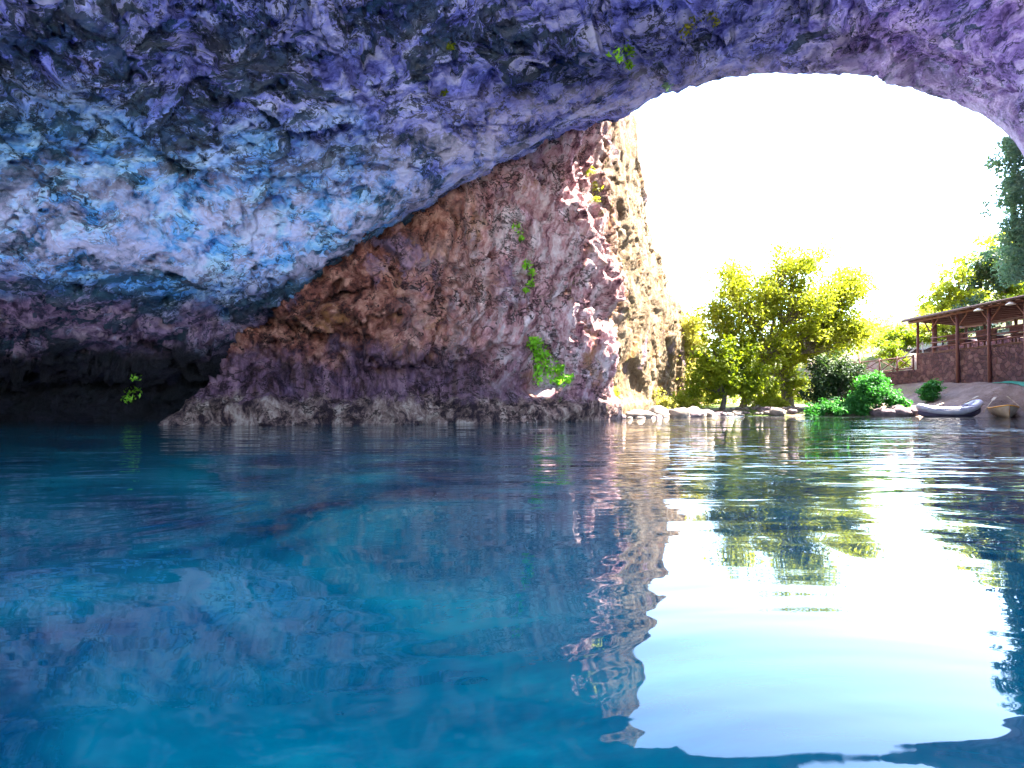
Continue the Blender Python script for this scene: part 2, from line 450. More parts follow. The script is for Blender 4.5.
M = dict(
    cave=mat_cave(), cliff=mat_cliff(), water=mat_water(), ground=mat_ground(), masonry=mat_masonry(),
    bark=plain('bark', (0.09, 0.065, 0.04), (0.22, 0.165, 0.11), 9, 0.9, 0.04, (1, 1, 0.3)),
    darkbark=plain('dark_bark', (0.03, 0.025, 0.025), (0.09, 0.075, 0.07), 9, 0.9, 0.04, (1, 1, 0.3)),
    wood=plain('reddish_timber', (0.07, 0.02, 0.022), (0.15, 0.05, 0.045), 7, 0.75, 0.01, (4, 4, 0.5)),
    darkwood=plain('dark_timber', (0.05, 0.022, 0.024), (0.12, 0.055, 0.05), 7, 0.8, 0.01, (4, 0.5, 4)),
    roofing=plain('weathered_roof_boards', (0.035, 0.018, 0.022), (0.09, 0.045, 0.05), 5, 0.85, 0.02, (0.4, 5, 5)),
    cushion=plain('dark_cushion_cloth', (0.035, 0.012, 0.02), (0.09, 0.035, 0.05), 12, 0.9, 0.01),
    lampwhite=plain('white_enamel', (0.75, 0.74, 0.70), (0.82, 0.81, 0.78), 10, 0.4, 0.0),
    tarp=plain('green_sheet', (0.015, 0.16, 0.10), (0.03, 0.26, 0.17), 8, 0.6, 0.01),
    stone=plain('pale_stone', (0.10, 0.075, 0.065), (0.25, 0.205, 0.175), 3, 0.9, 0.03),
    darkstone=plain('dark_stone', (0.05, 0.035, 0.05), (0.17, 0.12, 0.13), 5, 0.85, 0.04),
    raft=plain('silver_grey_rubber', (0.36, 0.34, 0.44), (0.50, 0.48, 0.58), 3, 0.38, 0.004),
    raftdark=plain('dark_violet_rubber', (0.07, 0.055, 0.11), (0.13, 0.11, 0.19), 4, 0.5, 0.004),
    hull=plain('beige_hull', (0.34, 0.26, 0.21), (0.50, 0.40, 0.33), 5, 0.5, 0.004),
    orange=plain('orange_paint', (0.62, 0.25, 0.02), (0.78, 0.36, 0.04), 6, 0.5, 0.004),
    oar=plain('pale_oar_wood', (0.26, 0.18, 0.12), (0.42, 0.32, 0.22), 6, 0.6, 0.004),
    leaf_sun=mat_leaf('yellow_green_leaf', [(0.13, 0.17, 0.008), (0.22, 0.26, 0.014), (0.36, 0.36, 0.06)], 0.55, 1.8),
    leaf_mid=mat_leaf('mid_green_leaf', [(0.07, 0.12, 0.005), (0.13, 0.18, 0.008), (0.22, 0.26, 0.015)], 0.5, 1.7),
    leaf_dark=mat_leaf('dark_green_leaf', [(0.012, 0.035, 0.018), (0.025, 0.055, 0.02), (0.045, 0.08, 0.03)], 0.3),
    leaf_green=mat_leaf('fresh_green_leaf', [(0.015, 0.10, 0.02), (0.03, 0.17, 0.03), (0.06, 0.24, 0.05)], 0.4),
    leaf_pale=mat_leaf('pale_leaf', [(0.26, 0.26, 0.06), (0.36, 0.34, 0.10), (0.46, 0.42, 0.18)], 0.55, 1.6),
    leaf_lime=mat_leaf('lime_leaf', [(0.12, 0.34, 0.015), (0.20, 0.50, 0.025), (0.34, 0.60, 0.06)], 0.4),
    leaf_teal=mat_leaf('bluish_leaf', [(0.10, 0.22, 0.20), (0.18, 0.34, 0.28), (0.30, 0.42, 0.30)], 0.35),
)

# ------------------------------------------------------------------ rock sheets
def catmull(C, us):
    """Catmull-Rom along axis 0 of C (n, m, 3) at parameters us"""
    n = len(C); i = np.clip(np.floor(us).astype(int), 0, n - 2); t = (us - i)[:, None, None]
    p0, p1, p2, p3 = C[np.maximum(i - 1, 0)], C[i], C[i + 1], C[np.minimum(i + 2, n - 1)]
    return 0.5 * ((2 * p1) + (p2 - p0) * t + (2 * p0 - 5 * p1 + 4 * p2 - p3) * t ** 2 + (3 * p1 - p0 - 3 * p2 + p3) * t ** 3)

def params(counts):
    return np.concatenate([np.linspace(i, i + 1, c, endpoint=False) for i, c in enumerate(counts)] + [[len(counts)]])

def rock_sheet(name, ctrl, row_counts, col_counts, disp, mat, flip=False):
    C = np.array(ctrl, dtype=float)                       # rows x cols x 3
    A = catmull(C, params(row_counts))
    A = np.swapaxes(catmull(np.swapaxes(A, 0, 1), params(col_counts)), 0, 1)
    nr, nc = A.shape[:2]
    N = np.cross(np.gradient(A, axis=0), np.gradient(A, axis=1))
    N /= np.linalg.norm(N, axis=2)[..., None] + 1e-9
    if flip: N = -N
    V = A.reshape(-1, 3); Nf = N.reshape(-1, 3)
    rr = np.repeat(params(row_counts), nc); cc = np.tile(params(col_counts), nr)
    V = V + disp(V, Nf, rr, cc)
    idx = np.arange(nr * nc).reshape(nr, nc)
    Fq = np.stack([idx[:-1, :-1], idx[:-1, 1:], idx[1:, 1:], idx[1:, :-1]], -1).reshape(-1, 4)
    return np_mesh(name, V, Fq, mat), V, Fq

def rel(p, dy, dz, dx=0.0):
    return (p[0] + dx, p[1] + dy, p[2] + dz)

cols = []
def roof_col(px, T, Mid, r3, r4, r5, outer):
    p3, p4, p5 = P(px, *r3), P(px, *r4), P(px, *r5)
    cols.append([(T[0], T[1] + 1.5, T[2] + 5), T, Mid, p3, p4, p5] + [o(p5) if callable(o) else o for o in outer])

def up(a, b, c, d):
    return [lambda p, q=q: rel(p, *q) for q in (a, b, c, d)]

# leftmost edge goes down into the water, out of the picture
cols.append([(-17, -5, -1), (-17, -2, -1), (-19, 4, -1), (-21, 8, -1), (-22, 10.5, -1), (-23, 13, -1), (-25, 16, -1), (-28, 20, -1), (-30, 23, -1), (-31, 25, -2)])
def rec(px, a, b, c): return [P(px, *a), P(px, *b), P(px, *c), (P(px, 400, c[1] + .5)[0], c[1] + .5, -1.5)]
roof_col(-250, (-14, -2, 7), (-15.5, 4, 8.5), (60, 11.5), (160, 13), (250, 14.5), rec(-250, (295, 16), (325, 20), (378, 24)))
roof_col(0, (-11, 1.6, 11), (-10.5, 8.5, 11), (0, 14.3), (110, 15.8), (238, 17), rec(0, (285, 18.6), (322, 22), (378, 25.5)))
roof_col(150, (-8, 1.6, 12.6), (-7.6, 10, 12.2), (0, 15.8), (110, 17.4), (242, 19), rec(150, (290, 20.6), (330, 23.5), (380, 26)))
roof_col(265, (-5, 1.6, 13.3), (-5, 10.5, 13), (0, 16.5), (115, 18.4), (246, 20.3), rec(265, (303, 21.8), (338, 25), (380, 27)))
roof_col(335, (-4, 1.6, 13.6), (-3.9, 11, 13.3), (0, 17.0), (110, 18.9), (235, 20.9), rec(335, (272, 23.5), (310, 27), (372, 29)))
roof_col(430, (-2, 1.6, 13.9), (-2, 11.5, 13.6), (0, 17.7), (85, 19.5), (182, 21.5), up((3, .4), (6.5, 1.5), (10, 8), (13, 18)))
roof_col(510, (0, 1.5, 14), (0, 12, 13.8), (0, 18.4), (70, 20.2), (138, 22.1), up((2.8, .6), (6, 2.5), (9.5, 10), (13, 20)))
roof_col(575, (1, 1.5, 14.2), (1.3, 12, 14), (0, 19.0), (58, 20.8), (108, 22.6), up((2.6, .8), (5.5, 3), (9, 11), (13, 21)))
roof_col(640, (3, 1.5, 14.4), (3.3, 12, 14), (0, 19.6), (48, 21.4), (93, 23.2), up((2.4, .8), (4.4, 3.4), (6, 10), (5, 17)))
roof_col(690, (5, 1.4, 14.4), (5, 12.5, 14.2), (0, 20.2), (40, 22), (83, 23.7), up((1.1, 1.7), (2.2, 4.6), (2.6, 9), (0, 14)))
roof_col(740, (7, 1.4, 14.4), (7, 12.5, 14.2), (0, 20.5), (36, 22.2), (71, 24.0), up((1.1, 1.7), (2.2, 4.6), (2.6, 9), (0, 14)))
roof_col(850, (10, 1.3, 14.2), (10.2, 12.5, 13.8), (0, 20.2), (38, 22.0), (71, 24.0), up((1.1, 1.7), (2.2, 4.6), (2.6, 9), (0, 14)))
roof_col(940, (13, 1.2, 13.4), (13, 11.5, 13), (0, 19.0), (50, 21.2), (92, 23.2), up((1.1, 1.7), (2.2, 4.6), (2.6, 9), (0, 14)))
roof_col(1000, (16, 1.0, 12.6), (15.5, 10.5, 12.2), (0, 17.5), (68, 20.0), (120, 22.2), [(17.9, 23.2, 13.0), (19.4, 25, 16.5), (21.5, 27, 22), (24, 29, 30)])
roof_col(1032, (18, .5, 11.5), (17.5, 9, 11), (15, 16.6), (90, 19.2), (160, 21.6), [(20.0, 22.8, 11.2), (22.3, 25.6, 16), (25.2, 28.6, 23), (28.5, 31, 30)])
roof_col(1064, (20, -4, 10), (19, 8.5, 9.5), (50, 16.0), (140, 18.6), (262, 21.2), [(21.6, 24, 8.5), (24.6, 28, 13), (28, 30.4, 19), (32, 31, 25)])
roof_col(1104, (22, -4, 7), (20.5, 8, 6), (180, 15.8), (280, 18.3), (395, 21), [(22.8, 24.5, 2.5), (25.6, 28, 5), (29, 29.6, 8), (34, 30, 12)])
cols.append([(24, -7, -1), (23.5, -4, -1.5), (21.8, 7.5, -1.5), (19.6, 15, -1.5), (20.2, 18, -1.5), (20.8, 21, -1.5), (23.2, 24.6, -1.5), (26.2, 27.8, -1.5), (29.5, 29, -1.5), (35, 29, -1.5)])

LIFT = 1.0
def disp_roof(V, N, rr, cc):
    w = V + 1.1 * np.stack([fbm(V * .3, 3, 11), fbm(V * .3, 3, 12), fbm(V * .3, 3, 13)], 1)
    rim = np.exp(-((rr - 5) / np.where(rr > 5, 1.7, .7)) ** 2)
    d = fbm(w * .17, 4, 1) * 1.5 * (1 - .8 * rim)
    soft = 1 - .78 * rim
    d += ridged(w * np.array([.42, .42, .75]), 5, 5) * .22
    wf = V + .45 * np.stack([fbm(V * .8, 4, 14), fbm(V * .8, 4, 15), fbm(V * .8, 4, 16)], 1)
    d += facets(wf * np.array([.30, .30, .52]), 3) * 1.45 * soft
    d += facets(wf * np.array([.85, .85, 1.3]), 8) * .44 * soft
    d += facets(wf * np.array([2.1, 2.1, 3.2]), 9) * .15 * (1 - .4 * rim)
    f1, f2, cid = voro(wf * np.array([.5, .5, .8]), 10)
    d += -.40 * np.exp(-(f2 - f1) / .04) * smooth(-.1, .2, fbm(V * .3, 3, 17))
    d += fbm(V * 2.6, 4, 21, .6) * .14
    d += ridged(w * np.array([1.1, 1.1, 1.7]), 5, 25, .6) * .12
    d += -.6 * smooth(.22, .42, fbm(w * np.array([1.5, 1.5, 2.0]), 3, 33))
    d += -.6 * smooth(.25, .5, fbm(w * .8, 4, 31))             # pits
    t = (V[:, 2] * .9 - V[:, 0] * .38 + 1.6 * fbm(V * .35, 4, 35)) * .62   # tilted beds, each stepping out over the next
    saw = t - np.floor(t)
    d += (.5 * smooth(0, .9, saw) - .5 * smooth(.93, 1.0, saw)) * smooth(-.25, .25, fbm(V * .22 + 5, 3, 36)) * 1.25 * (1 - .6 * rim)
    d -= np.average(d)
    d *= (1 - .55 * rim) * (1 - .75 * smooth(12.6, 13.8, cc) * smooth(2, 3, rr) * (1 - smooth(6.5, 8, rr)))
    return N * d[:, None]

row_counts = [8, 14, 34, 60, 84, 44, 34, 34, 26]
col_counts = [20, 60, 84, 62, 40, 54, 46, 38, 38, 30, 30, 60, 50, 34, 18, 16, 16, 12]
Croof = np.swapaxes(np.array(cols, dtype=float), 0, 1)
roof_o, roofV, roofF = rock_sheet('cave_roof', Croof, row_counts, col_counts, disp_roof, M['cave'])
tag(roof_o, kind='structure')
_rr = np.repeat(params(row_counts), len(params(col_counts)))
_la = roof_o.data.attributes.new('lip', 'FLOAT', 'POINT')  # mask for the painted bright edge of the roof
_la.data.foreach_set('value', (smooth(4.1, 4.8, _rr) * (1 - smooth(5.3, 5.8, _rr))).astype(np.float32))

# --- cliff below and behind the lip of the roof
LEVELS = [-1.5, 0.0, 0.72, 1.0, 2.2, 3.4, 5.5, 8.0, 11.0, 15.0, 22.0, 34.0]
SETB = [-.2, -.1, -.05, .85, 1.25, .75, .35, .5, .9, 1.3, 2.2, 4.0]      # ledge, hollow above it, wall
def cl(pxs, Ys, back=1.0):
    out = []
    for i, z in enumerate(LEVELS):
        px = np.interp(z, [-1.5, 0, 1.2, 3, 5.5, 8, 12, 18, 34], pxs); Y = Ys + SETB[i] * back
        out.append(((px - 512) / F * Ys + 0.0, Y, z))
    return out
ccols = [
    cl([215, 215, 235, 265, 330, 370, 420, 440, 440], 31, 1),
    cl([178, 178, 205, 238, 300, 350, 410, 430, 430], 25, 1),
    cl([168, 168, 203, 240, 305, 350, 410, 430, 430], 22.3, .9),
    cl([240, 240, 255, 280, 340, 380, 425, 440, 440], 22.3, 1),
    cl([330] * 3 + [345, 385, 415, 445, 455, 455], 22.8, 1.1),
    cl([430] * 3 + [436, 450, 465, 480, 485, 485], 23.6, 1.2),
    cl([515] * 3 + [518, 523, 528, 530, 530, 530], 25.0, 1.0),
    cl([585] * 3 + [584, 582, 580, 576, 572, 566], 26.6, .7),
    cl([611] * 2 + [610, 609, 608, 606, 604, 600, 595], 28.6, .5),
    cl([628, 628, 628, 629, 631, 631, 628, 620, 610], 31.5, .4),
    cl([655, 655, 655, 656, 657, 654, 645, 633, 610], 36, .4),
    cl([693, 693, 692, 690, 686, 672, 652, 636, 610], 42, .5),
    cl([722, 722, 720, 714, 700, 680, 656, 636, 600], 52, .6),
    cl([740, 740, 738, 730, 710, 688, 660, 632, 600], 70, .8),
]
Ccl = np.swapaxes(np.array(ccols, dtype=float), 0, 1)
def disp_cliff(V, N, rr, cc):
    w = V + .9 * np.stack([fbm(V * .35, 3, 41), fbm(V * .35, 3, 42), fbm(V * .35, 3, 43)], 1)
    low = smooth(.4, 2.0, V[:, 2])
    d = fbm(w * .2, 4, 51) * 1.3 * (.35 + .65 * low) + fbm(w * .7, 4, 52) * .5
    c, s_ = math.cos(.25), math.sin(.25)
    q = np.stack([w[:, 0] * c + w[:, 2] * s_, w[:, 1], -w[:, 0] * s_ + w[:, 2] * c], 1)
    rib = smooth(-3, 3, V[:, 0])
    lo = .10 + .90 * low
    d += ridged(q * np.array([.9, .9, .22]), 5, 55) * .22 * rib + ridged(w * np.array([.4, .4, .9]), 5, 57) * .3 * (1 - rib)
    qf = q + .4 * np.stack([fbm(V * .8, 4, 44), fbm(V * .8, 4, 45), fbm(V * .8, 4, 46)], 1)
    d += facets(qf * np.array([.42, .42, .24]), 53) * .95 * lo
    d += facets(qf * np.array([1.1, 1.1, .5]), 54) * .36 * lo
    d += facets(qf * np.array([2.6, 2.6, 1.2]), 56) * .15 * (.5 + .5 * low)
    f1, f2, cid = voro(qf * np.array([.8, .8, .35]), 58)
    d += -.38 * np.exp(-(f2 - f1) / .04) * smooth(-.1, .2, fbm(V * .35, 3, 59)) * lo
    d += fbm(V * 2.6, 4, 61, .6) * .13 * (.4 + .6 * low)
    d *= 1 - .62 * smooth(28.5, 32, V[:, 1])
    d += -.6 * smooth(.2, .42, fbm(w * np.array([1.2, 1.2, 1.2]), 3, 63)) * low * (1 - .8 * smooth(28.5, 31, V[:, 1]))
    d -= np.average(d)
    return N * d[:, None]
cliff_o, cliffV, cliffF = rock_sheet('cliff', Ccl, [6, 14, 10, 16, 18, 30, 36, 40, 40, 30, 16], [8, 26, 50, 62, 66, 60, 52, 34, 34, 34, 34, 20, 10], disp_cliff, M['cliff'], flip=True)
tag(cliff_o, kind='structure')

# --- low unseen rock rim added behind the viewer to block the low sky
bc = [[(24, -6, z), ] for z in ()]
back_pts = [(-31, 25), (-27, 14), (-23, 2), (-21, -8), (-12, -16), (0, -18), (12, -17), (22, -12), (26, -2), (25, 6)]
tops = [9, 9, 7, 4.5, 3.5, 3, 3, 4, 6, 7]
Cb = np.array([[(x * (1 + k * .05), y - (k * 1.0 if y < 0 else 0), z) for (x, y), t in zip(back_pts, tops) for z in (zf * t - 1.5,)] for k, zf in enumerate((0, .35, .7, 1.0, 1.15, 1.0))], dtype=float)
Cb[4, :, :2] *= 1.15; Cb[5, :, :2] *= 1.5
def disp_back(V, N, rr, cc):
    return N * (fbm(V * .2, 4, 71) * 1.6 + ridged(V * .5, 4, 72) * .4)[:, None]
back_o, _, _ = rock_sheet('added_back_rim', Cb, [10, 10, 10, 8, 8], [14] * 9, disp_back, M['cave'])
tag(back_o, kind='structure')

# ------------------------------------------------------------------ ground and water
SHORE = np.array([(-60, 60), (-20, 44), (0, 36), (3.0, 31.0), (5.5, 31.5), (9, 35.0), (13, 36.2), (17, 35.4), (20.5, 34.2), (23.5, 33.7), (26, 32.6), (27, 30.5), (28, 27), (30, 18), (31, 5), (24, -4), (10, -6), (-4, -5), (-18, -6), (-60, 0)], dtype=float)  # last stretch, behind the viewer, added to bounce light into the cave
def shore_sd(x, y):
    """distance to the shoreline, positive on land"""
    p = np.stack([x, y], 1); d = np.full(len(p), 1e9); ins = np.zeros(len(p), bool)
    for i in range(len(SHORE)):
        a, b = SHORE[i], SHORE[(i + 1) % len(SHORE)]
        ab = b - a; t = np.clip(((p - a) @ ab) / (ab @ ab), 0, 1)
        d = np.minimum(d, np.linalg.norm(p - (a + t[:, None] * ab), axis=1))
        cond = (a[1] > p[:, 1]) != (b[1] > p[:, 1])
        xi = (b[0] - a[0]) * (p[:, 1] - a[1]) / (b[1] - a[1] + 1e-12) + a[0]
        ins ^= cond & (p[:, 0] < xi)
    return np.where(ins, -d, d)
def ground_z(x, y):
    x = np.atleast_1d(np.asarray(x, float)); y = np.atleast_1d(np.asarray(y, float))
    s = shore_sd(x, y)
    z = np.where(s < 0, np.maximum(s * .35, -2.5), .30 * smooth(0, 1.2, s) + .03 * np.clip(s, 0, 30))
    z += (.25 * smooth(20, 25, x) + 1.25 * smooth(24.6, 28.2, x)) * smooth(.1, 2.2, s)                 # dirt slope below the stone wall
    z += smooth(28.9, 31, x) * 2.2                                     # terrace under the pavilion
    z += np.clip(x - 33.5, 0, 40) * .30                                # hillside on the right
    z += np.clip(y - 60, 0, 400) * .012
    p = np.stack([x * .5, y * .5, x * 0], 1)
    z += fbm(p, 4, 81) * .18 * smooth(-1, 2, s)
    return z
def gz(x, y): return float(ground_z(x, y)[0])
def axis(spans):
    return np.concatenate([np.linspace(a, b, n, endpoint=False) for a, b, n in spans] + [[spans[-1][1]]])
gx = axis([(-900, -60, 14), (-60, 0, 30), (0, 36, 180), (36, 80, 44), (80, 900, 18)])
gy = axis([(-60, -10, 14), (-10, 0, 14), (0, 26, 12), (26, 48, 130), (48, 80, 50), (80, 1500, 30)])
XX, YY = np.meshgrid(gx, gy)
GV = np.stack([XX.ravel(), YY.ravel(), ground_z(XX.ravel(), YY.ravel())], 1)
ix = np.arange(len(GV)).reshape(XX.shape)
ground = np_mesh('ground', GV, np.stack([ix[:-1, :-1], ix[:-1, 1:], ix[1:, 1:], ix[1:, :-1]], -1).reshape(-1, 4), M['ground'])
tag(ground, kind='structure')
wb = MB(); wb.add([(-60, -45, 0), (60, -45, 0), (60, 62, 0), (-60, 62, 0)], [(0, 1, 2, 3)])
tag(wb.build('water', M['water']), kind='structure')

# ------------------------------------------------------------------ foliage
def leaf_cloud(centers, radii, n_each, size, seed, flat=0.8):
    r_ = np.random.default_rng(seed)
    c = np.repeat(np.asarray(centers, float), n_each, axis=0); rad = np.repeat(np.asarray(radii, float), n_each)
    u = r_.normal(size=(len(c), 3)); u /= np.linalg.norm(u, axis=1)[:, None]
    pos = c + u * (rad * r_.random(len(c)) ** .55)[:, None] * np.array([1, 1, flat])
    nrm = r_.normal(size=(len(c), 3)) * .8 + u * .5 + np.array([0, 0, .7]); nrm /= np.linalg.norm(nrm, axis=1)[:, None]
    t = np.cross(nrm, r_.normal(size=(len(c), 3))); t /= np.linalg.norm(t, axis=1)[:, None] + 1e-9
    b = np.cross(nrm, t)
    s = size * (.6 + .8 * r_.random(len(c)))[:, None]
    V = np.stack([pos - t * s, pos + b * s * .42 - nrm * s * .12, pos + t * s, pos - b * s * .42 - nrm * s * .12], 1).reshape(-1, 3)
    return V, np.arange(len(V)).reshape(-1, 4)

def tree(name, label, cat, base, fork, lobes, leafmat, barkmat, r0=.2, leaf=.13, per=60, lean=(0, 0), group=None, seed=1, clump=.55):
    """lobes: (cx, cy, cz, rx, ry, rz, limbs) in metres relative to the base; a limb ends in every clump"""
    rd = np.random.default_rng(seed)
    root = empty(name, base); tag(root, label, cat, group)
    tb = MB()
    fk = Vector((lean[0], lean[1], fork))
    mid = Vector((lean[0] * .35 + .08, lean[1] * .35, fork * .5))
    tb.tube([(0, 0, -.3), (0, 0, .05), mid, fk], [r0 * 1.5, r0 * 1.15, r0 * .9, r0 * .75], 9)
    cs, rs = [], []
    for (cx, cy_, cz, rx, ry, rz, n) in lobes:
        hub = fk.lerp(Vector((cx, cy_, cz - rz * .5)), .62) + Vector(rd.normal(size=3) * .15)
        tb.tube([fk - Vector((0, 0, .15)), fk.lerp(hub, .5) + Vector(rd.normal(size=3) * .12), hub], [r0 * .6, r0 * .45, r0 * .32], 7)
        for k in range(n):
            u = rd.normal(size=3); u /= np.linalg.norm(u)
            q = rd.random() ** .45
            tip = Vector((cx + u[0] * rx * q, cy_ + u[1] * ry * q, cz + u[2] * rz * q))
            m_ = hub.lerp(tip, .5) + Vector(rd.normal(size=3) * .18)
            tb.tube([hub, m_, tip], [r0 * .2, r0 * .12, r0 * .03], 5, False)
            cs.append(tip); rs.append(clump * (.6 + .8 * rd.random()))
            if k % 2 == 0: cs.append(m_.lerp(tip, .5)); rs.append(clump * .6)
    tb.build('trunk', barkmat, root, smooth_sh=True)
    V, Fq = leaf_cloud([tuple(c) for c in cs], rs, per, leaf, seed + 5)
    np_mesh('crown', V, Fq, leafmat, root, False)
    return root

def px_lobe(base, Y, px, py, rx, ry, n, dy=0.0, depth=None):
    c = P(px, py, Y + dy); s = (Y + dy) / F
    return (c[0] - base[0], c[1] - base[1], c[2] - base[2], rx * s, (depth or rx * .8) * s, ry * s, n)

def place(px, Y):
    x = (px - 512) / F * Y
    return (x, Y, gz(x, Y) - .05)

# the large tree in the middle of the bank
b = place(742, 38.5)
tree('tree', 'tall spreading yellow-green tree with a leaning trunk, middle of the far bank', 'tree', b, 3.2,
     [px_lobe(b, 38.5, *q) for q in ((745, 300, 34, 36, 40), (800, 290, 50, 36, 60), (848, 300, 24, 34, 24), (770, 335, 48, 34, 50), (828, 335, 36, 28, 34), (720, 320, 22, 26, 20), (790, 256, 40, 13, 18), (728, 275, 22, 16, 12), (858, 280, 20, 20, 14), (866, 325, 16, 24, 12))],
     M['leaf_sun'], M['bark'], .2, .11, 105, (1.6, .3), seed=3, clump=.95)
b = place(788, 40)
tree('tree', 'thick gnarled trunk tree behind the dark shrub, its crown merging into the tall tree', 'tree', b, 2.2,
     [px_lobe(b, 40, *q) for q in ((775, 375, 34, 26, 26), (815, 330, 42, 30, 34), (790, 345, 30, 26, 24))],
     M['leaf_sun'], M['bark'], .36, .11, 90, (-.5, .2), seed=13, clump=.85)
b = place(722, 37.3)
tree('tree', 'dense darker green tree in front of the left flank of the tall tree', 'tree', b, 1.3,
     [px_lobe(b, 37.3, *q) for q in ((728, 362, 36, 34, 60), (710, 382, 22, 26, 34), (752, 382, 24, 24, 34))],
     M['leaf_mid'], M['darkbark'], .16, .12, 70, (.2, .1), seed=23)
b = place(690, 42)
tree('tree', 'pale sunlit tree between the cliff foot and the darker green tree', 'tree', b, 2.2,
     [px_lobe(b, 42, *q) for q in ((688, 335, 24, 32, 46), (668, 370, 28, 30, 50), (700, 380, 24, 26, 30), (650, 385, 20, 22, 30))],
     M['leaf_pale'], M['bark'], .15, .12, 80, (.2, .1), seed=33, clump=.75)
b = place(838, 37.0)
tree('shrub', 'dark blue-green shrub under the right side of the tall tree', 'shrub', b, .7,
     [px_lobe(b, 37, *q) for q in ((838, 375, 28, 24, 50), (815, 388, 16, 20, 22), (862, 388, 14, 18, 20))],
     M['leaf_dark'], M['darkbark'], .1, .11, 70, seed=43)
b = place(876, 34.9)
tree('shrub', 'bright green leafy bush at the water edge left of the grey inflatable boat', 'shrub', b, .4,
     [px_lobe(b, 34.9, *q) for q in ((876, 391, 22, 18, 46), (898, 404, 10, 8, 12), (858, 402, 12, 11, 14))],
     M['leaf_green'], M['darkbark'], .07, .10, 70, seed=53, clump=.4)
b = place(834, 35.3)
tree('shrub', 'low spreading green bush at the water edge below the dark shrub', 'shrub', b, .25,
     [px_lobe(b, 35.3, *q) for q in ((836, 406, 22, 9, 34), (815, 411, 10, 6, 12), (858, 410, 14, 7, 14))],
     M['leaf_green'], M['darkbark'], .06, .10, 60, seed=63, clump=.35)
b = place(929, 37.5)
tree('shrub', 'small round green bush on the dirt slope behind the grey inflatable boat', 'shrub', b, .3,
     [px_lobe(b, 37.5, *q) for q in ((929, 390, 9, 9, 26),)], M['leaf_green'], M['darkbark'], .05, .09, 80, seed=73, clump=.35)
for i, (px, Y, lob, mat_, lab) in enumerate((
    (652, 36.5, ((650, 398, 15, 13, 22), (664, 404, 10, 8, 10)), 'leaf_pale', 'pale sunlit bush at the foot of the cliff behind the boulders'),
    (612, 30.6, ((611, 400, 5, 12, 10),), 'leaf_sun', 'narrow yellow-green bush squeezed against the base of the sunlit cliff edge'),
    (680, 37.5, ((682, 402, 14, 9, 18), (694, 405, 10, 7, 10)), 'leaf_sun', 'low yellow-green bush on the bank between the pale bush and the darker green tree'),
    (768, 38.2, ((766, 400, 14, 10, 18), (778, 404, 10, 7, 10)), 'leaf_sun', 'low yellow bush between the two trunks of the tall trees'),
    (705, 46.0, ((705, 395, 24, 16, 24), (725, 392, 20, 16, 20)), 'leaf_mid', 'green bush on the bank behind the darker green tree, seen under its branches'),
    (765, 47.0, ((752, 394, 20, 14, 20), (775, 392, 22, 16, 22)), 'leaf_sun', 'yellow-green bush further back, seen between the two tall trunks'),
    (808, 45.0, ((805, 393, 22, 16, 24),), 'leaf_mid', 'green bush further back, seen between the gnarled trunk and the dark shrub'),
    (893, 46.0, ((890, 352, 12, 12, 18), (902, 360, 10, 8, 10)), 'leaf_mid', 'mid-green bush standing behind the crossed fence'))):
    b = place(px, Y)
    tree('shrub', lab, 'shrub', b, .3 if i < 7 else 1.0, [px_lobe(b, Y, *q) for q in lob], M[mat_], M['darkbark'], .05, .09, 60, seed=153 + i * 11, clump=.42)
for i, (x_, y_, h_, mat_, lab) in enumerate((
    (40.5, 49.0, 4.2, 'leaf_mid', 'leafy green bush on the terrace wall behind the right bays of the pavilion'),
    (37.6, 49.5, 3.6, 'leaf_dark', 'dark bush on the terrace wall behind the middle of the pavilion'),
    (35.8, 51.5, 3.2, 'leaf_sun', 'yellowish bush on the terrace wall behind the left bays of the pavilion'),
    (32.6, 52.0, 2.6, 'leaf_mid', 'low green bush seen just left of the pavilion corner post'))):
    b = (x_, y_, gz(x_, y_) - .05)
    tree('shrub', lab, 'shrub', b, .7, [(0, 0, h_ * .55, 2.3, 1.9, h_ * .45, 55)], M[mat_], M['darkbark'], .08, .13, 60, seed=253 + i * 9, clump=.6)
# far side
for i, (px, Y, lob, mat_, lab) in enumerate((
    (962, 54, ((965, 282, 34, 28, 60), (944, 300, 22, 18, 34)), 'leaf_sun', 'yellow-green tree rising behind the left end of the pavilion roof'),
    (1010, 50, ((1008, 275, 32, 24, 50), (992, 266, 22, 16, 24), (1034, 285, 22, 24, 20)), 'leaf_dark', 'grey-green tree rising behind the middle of the pavilion roof'),
    (1040, 56, ((1035, 245, 40, 32, 50), (1002, 250, 26, 22, 36)), 'leaf_sun', 'tall pale tree on the hillside, highest above the pavilion roof'),
    (912, 60, ((912, 345, 16, 16, 18), (900, 362, 14, 10, 10)), 'leaf_pale', 'small pale tree seen under the left corner of the pavilion roof'))):
    b = place(px, Y)
    tree('tree', lab, 'tree', b, 3.0 if i != 3 else 1.2, [px_lobe(b, Y, *q) for q in lob], M[mat_], M['bark'], .2, .17, 45, seed=83 + i * 7, clump=.8)

